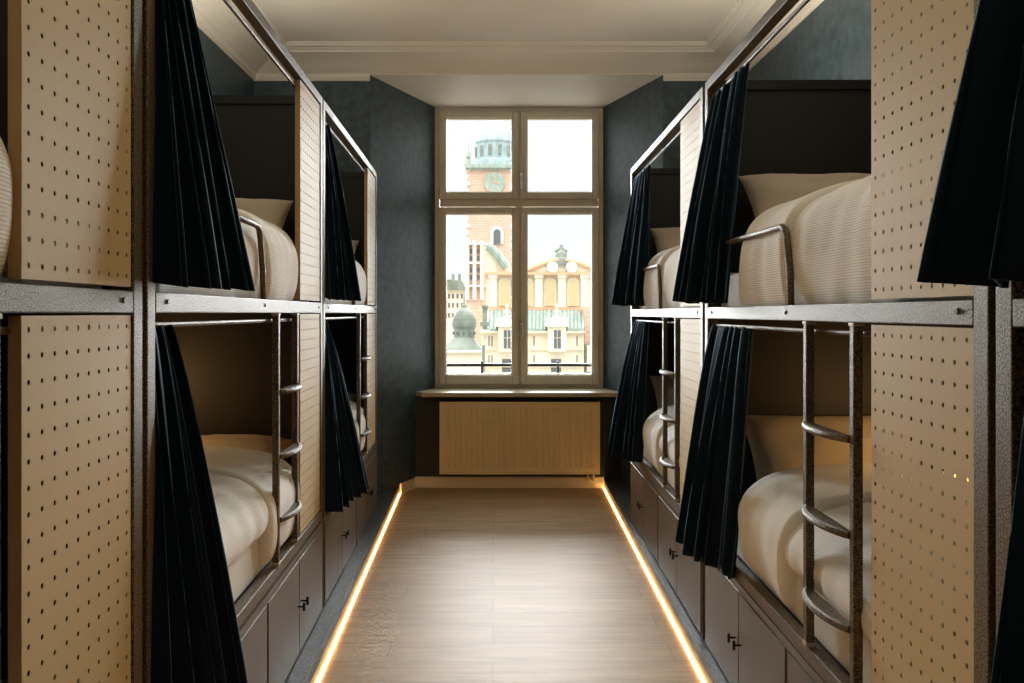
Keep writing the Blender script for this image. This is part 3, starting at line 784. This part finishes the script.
# domed turret
Yd = 45; dt = empty('domed_turret', (0,0,0)); tag(dt, 'small grey domed turret on a flared roof, left of the pale hall', 'turret')
c = at(463.5, 337, Yd); hz2 = lambda py: at(0, py, Yd)[2]
k = Yd/F*1.1
MB().lathe([(9.8*k,hz2(339)),(9.8*k,hz2(330)),(10.4*k,hz2(328.6)),(11.4*k,hz2(326.5)),(11.6*k,hz2(323)),(11*k,hz2(319)),(9.4*k,hz2(315)),(6.8*k,hz2(311)),(3.6*k,hz2(308)),(2.4*k,hz2(307)),(2.8*k,hz2(305.6)),(1.4*k,hz2(304)),(.7*k,hz2(301)),(.45*k,hz2(292)),(.1*k,hz2(290))], (c[0], Yd+1, 0), 20).build('dome', M['slate'], dt)
w = MB()
for j in range(10):
    a = -math.pi/2+(j-2)*math.pi/5; w.lathe([(.01,-.1),(1.7*k,-.1),(1.7*k,.1),(.01,.1)], (c[0]+9.7*k*math.cos(a), Yd+1+9.7*k*math.sin(a), hz2(333.5)), 10, 'y')
w.build('round_opening', M['dark_glass'], dt)
MB().lathe([(26*k,hz2(350)),(20*k,hz2(345.5)),(16*k,hz2(341.5)),(13.5*k,hz2(338))], (c[0]-.05, Yd+1, 0), 4, a0=math.pi/4).build('flared_roof', M['slate'], dt)
w = MB(); w.box(at(445,0,Yd)[0], at(482.5,0,Yd)[0], Yd+.1, Yd+3, G, hz2(351)); w.build('turret_wall', M['stucco_pale'], dt)
w = MB(); bx(w, 443.5, 484, 350, 352.3, Yd, 3.4, -.2); w.build('cornice', M['stone'], dt)
w = MB(); w.tube([at(483.5, 345, 44), at(483.5, 372, 44)], .09, 6); w.build('drain_pipe', M['slate'], dt)
# chimney between turret and hall
ch = MB(); bx(ch, 482.5, 487.5, 307, 330, 52, 1.2); bx(ch, 481.6, 488.4, 305.5, 308, 52, 1.5, -.1); bx(ch, 480, 489, 322, 326, 52, 1.2, -.05)
tag(ch.build('roof_chimney', M['slate'], origin=(0,0,0)), 'grey stone chimney between the small dome and the green roof', 'chimney')
struct(MB().box(-90, 90, 9, 160, G-.2, G).build('ground', M['paving']))
struct(MB().box(-90, 90, 9, 160, G-.2, G).build('ground_far', M['paving'])) if False else None

# ------------------------------------------------------------------ camera
cam = bpy.data.cameras.new('camera'); co = bpy.data.objects.new('camera', cam); col.objects.link(co)
cam.sensor_width = 36; cam.lens = F/1024*36; cam.shift_x = 19/1024; cam.shift_y = -28.5/1024
co.location = (0, 0, EYE); co.rotation_euler = (R(90), 0, 0); cam.clip_start = .05; cam.clip_end = 500
scn.camera = co

# ------------------------------------------------------------------ light
ZEN = 4.0; UP = 11; SUN = 15
wd = bpy.data.worlds.new('sky'); scn.world = wd; wd.use_nodes = True
nt = wd.node_tree; bg = nt.nodes['Background']
tc = nt.nodes.new('ShaderNodeTexCoord'); mp = nt.nodes.new('ShaderNodeMapping'); mp.inputs['Scale'].default_value = (1,1,2.5)
nz = nt.nodes.new('ShaderNodeTexNoise'); nz.inputs['Scale'].default_value = 2.5; nz.inputs['Detail'].default_value = 5
rp = nt.nodes.new('ShaderNodeValToRGB'); rp.color_ramp.elements[0].color = (.85,.88,.89,1); rp.color_ramp.elements[1].color = (.95,.965,.96,1)
rp.color_ramp.elements[0].position = .3; rp.color_ramp.elements[1].position = .65
nt.links.new(tc.outputs['Generated'], mp.inputs[0]); nt.links.new(mp.outputs[0], nz.inputs['Vector']); nt.links.new(nz.outputs[0], rp.inputs[0]); nt.links.new(rp.outputs[0], bg.inputs[0])
# overcast: the cloud is far brighter overhead than at the horizon
sp = nt.nodes.new('ShaderNodeSeparateXYZ'); nt.links.new(tc.outputs['Generated'], sp.inputs[0])
mr = nt.nodes.new('ShaderNodeMapRange'); mr.interpolation_type = 'SMOOTHSTEP'
mr.inputs[1].default_value = .24; mr.inputs[2].default_value = .62; mr.inputs[3].default_value = 1.0; mr.inputs[4].default_value = ZEN
nt.links.new(sp.outputs[2], mr.inputs[0]); nt.links.new(mr.outputs[0], bg.inputs[1])

def light(kind, name, loc, rot, energy, color, **kw):
    l = bpy.data.lights.new(name, kind); l.energy = energy; l.color = color
    for k_, v_ in kw.items(): setattr(l, k_, v_)
    o = bpy.data.objects.new(name, l); col.objects.link(o); o.location = loc; o.rotation_euler = rot
    return o
# added low, wide sun lamp that strengthens the daylight coming through the window
light('SUN', 'window_light_boost', (0, 30, 12), (R(-79.5), 0, R(0)), SUN, (.97,.99,1.0), angle=R(42))
# added upward fill lights above the bunks, no real fittings; they wash the ceiling
for sx in (-1.35, 1.42):
    for y in (-.3, 2.0, 4.2):
        light('AREA', 'ceiling_fill', (sx, y, 2.66), (math.pi, 0, 0), UP, (1.0,.90,.75), shape='RECTANGLE', size=.35, size_y=1.5)
# daylight enters here (sampling aid only)
po = light('AREA', 'window_portal', (.235, 7.80, 2.1), (R(-90), 0, 0), 1, (1,1,1), shape='RECTANGLE', size=1.55, size_y=2.6)
po.data.cycles.is_portal = True
for x, y, z in ((1.72, 2.9, 1.12), (-1.68, 3.45, 1.15)):
    light('POINT', 'reading_lamp_bulb', (x, y, z), (0,0,0), 4.5, (1,.56,.20), shadow_soft_size=.03)

scn.view_settings.view_transform = 'Standard'; scn.view_settings.look = 'None'; scn.view_settings.gamma = 1
scn.view_settings.use_curve_mapping = False; scn.view_settings.exposure = 0.32
scn.cycles.use_denoising = True
scn.cycles.max_bounces = 10; scn.cycles.diffuse_bounces = 6; scn.cycles.transparent_max_bounces = 12
scn.cycles.sample_clamp_indirect = 6
for o in bpy.data.objects:
    if o.type == 'MESH' and 'category' not in o and 'kind' not in o and o.parent is None: print('UNTAGGED', o.name)
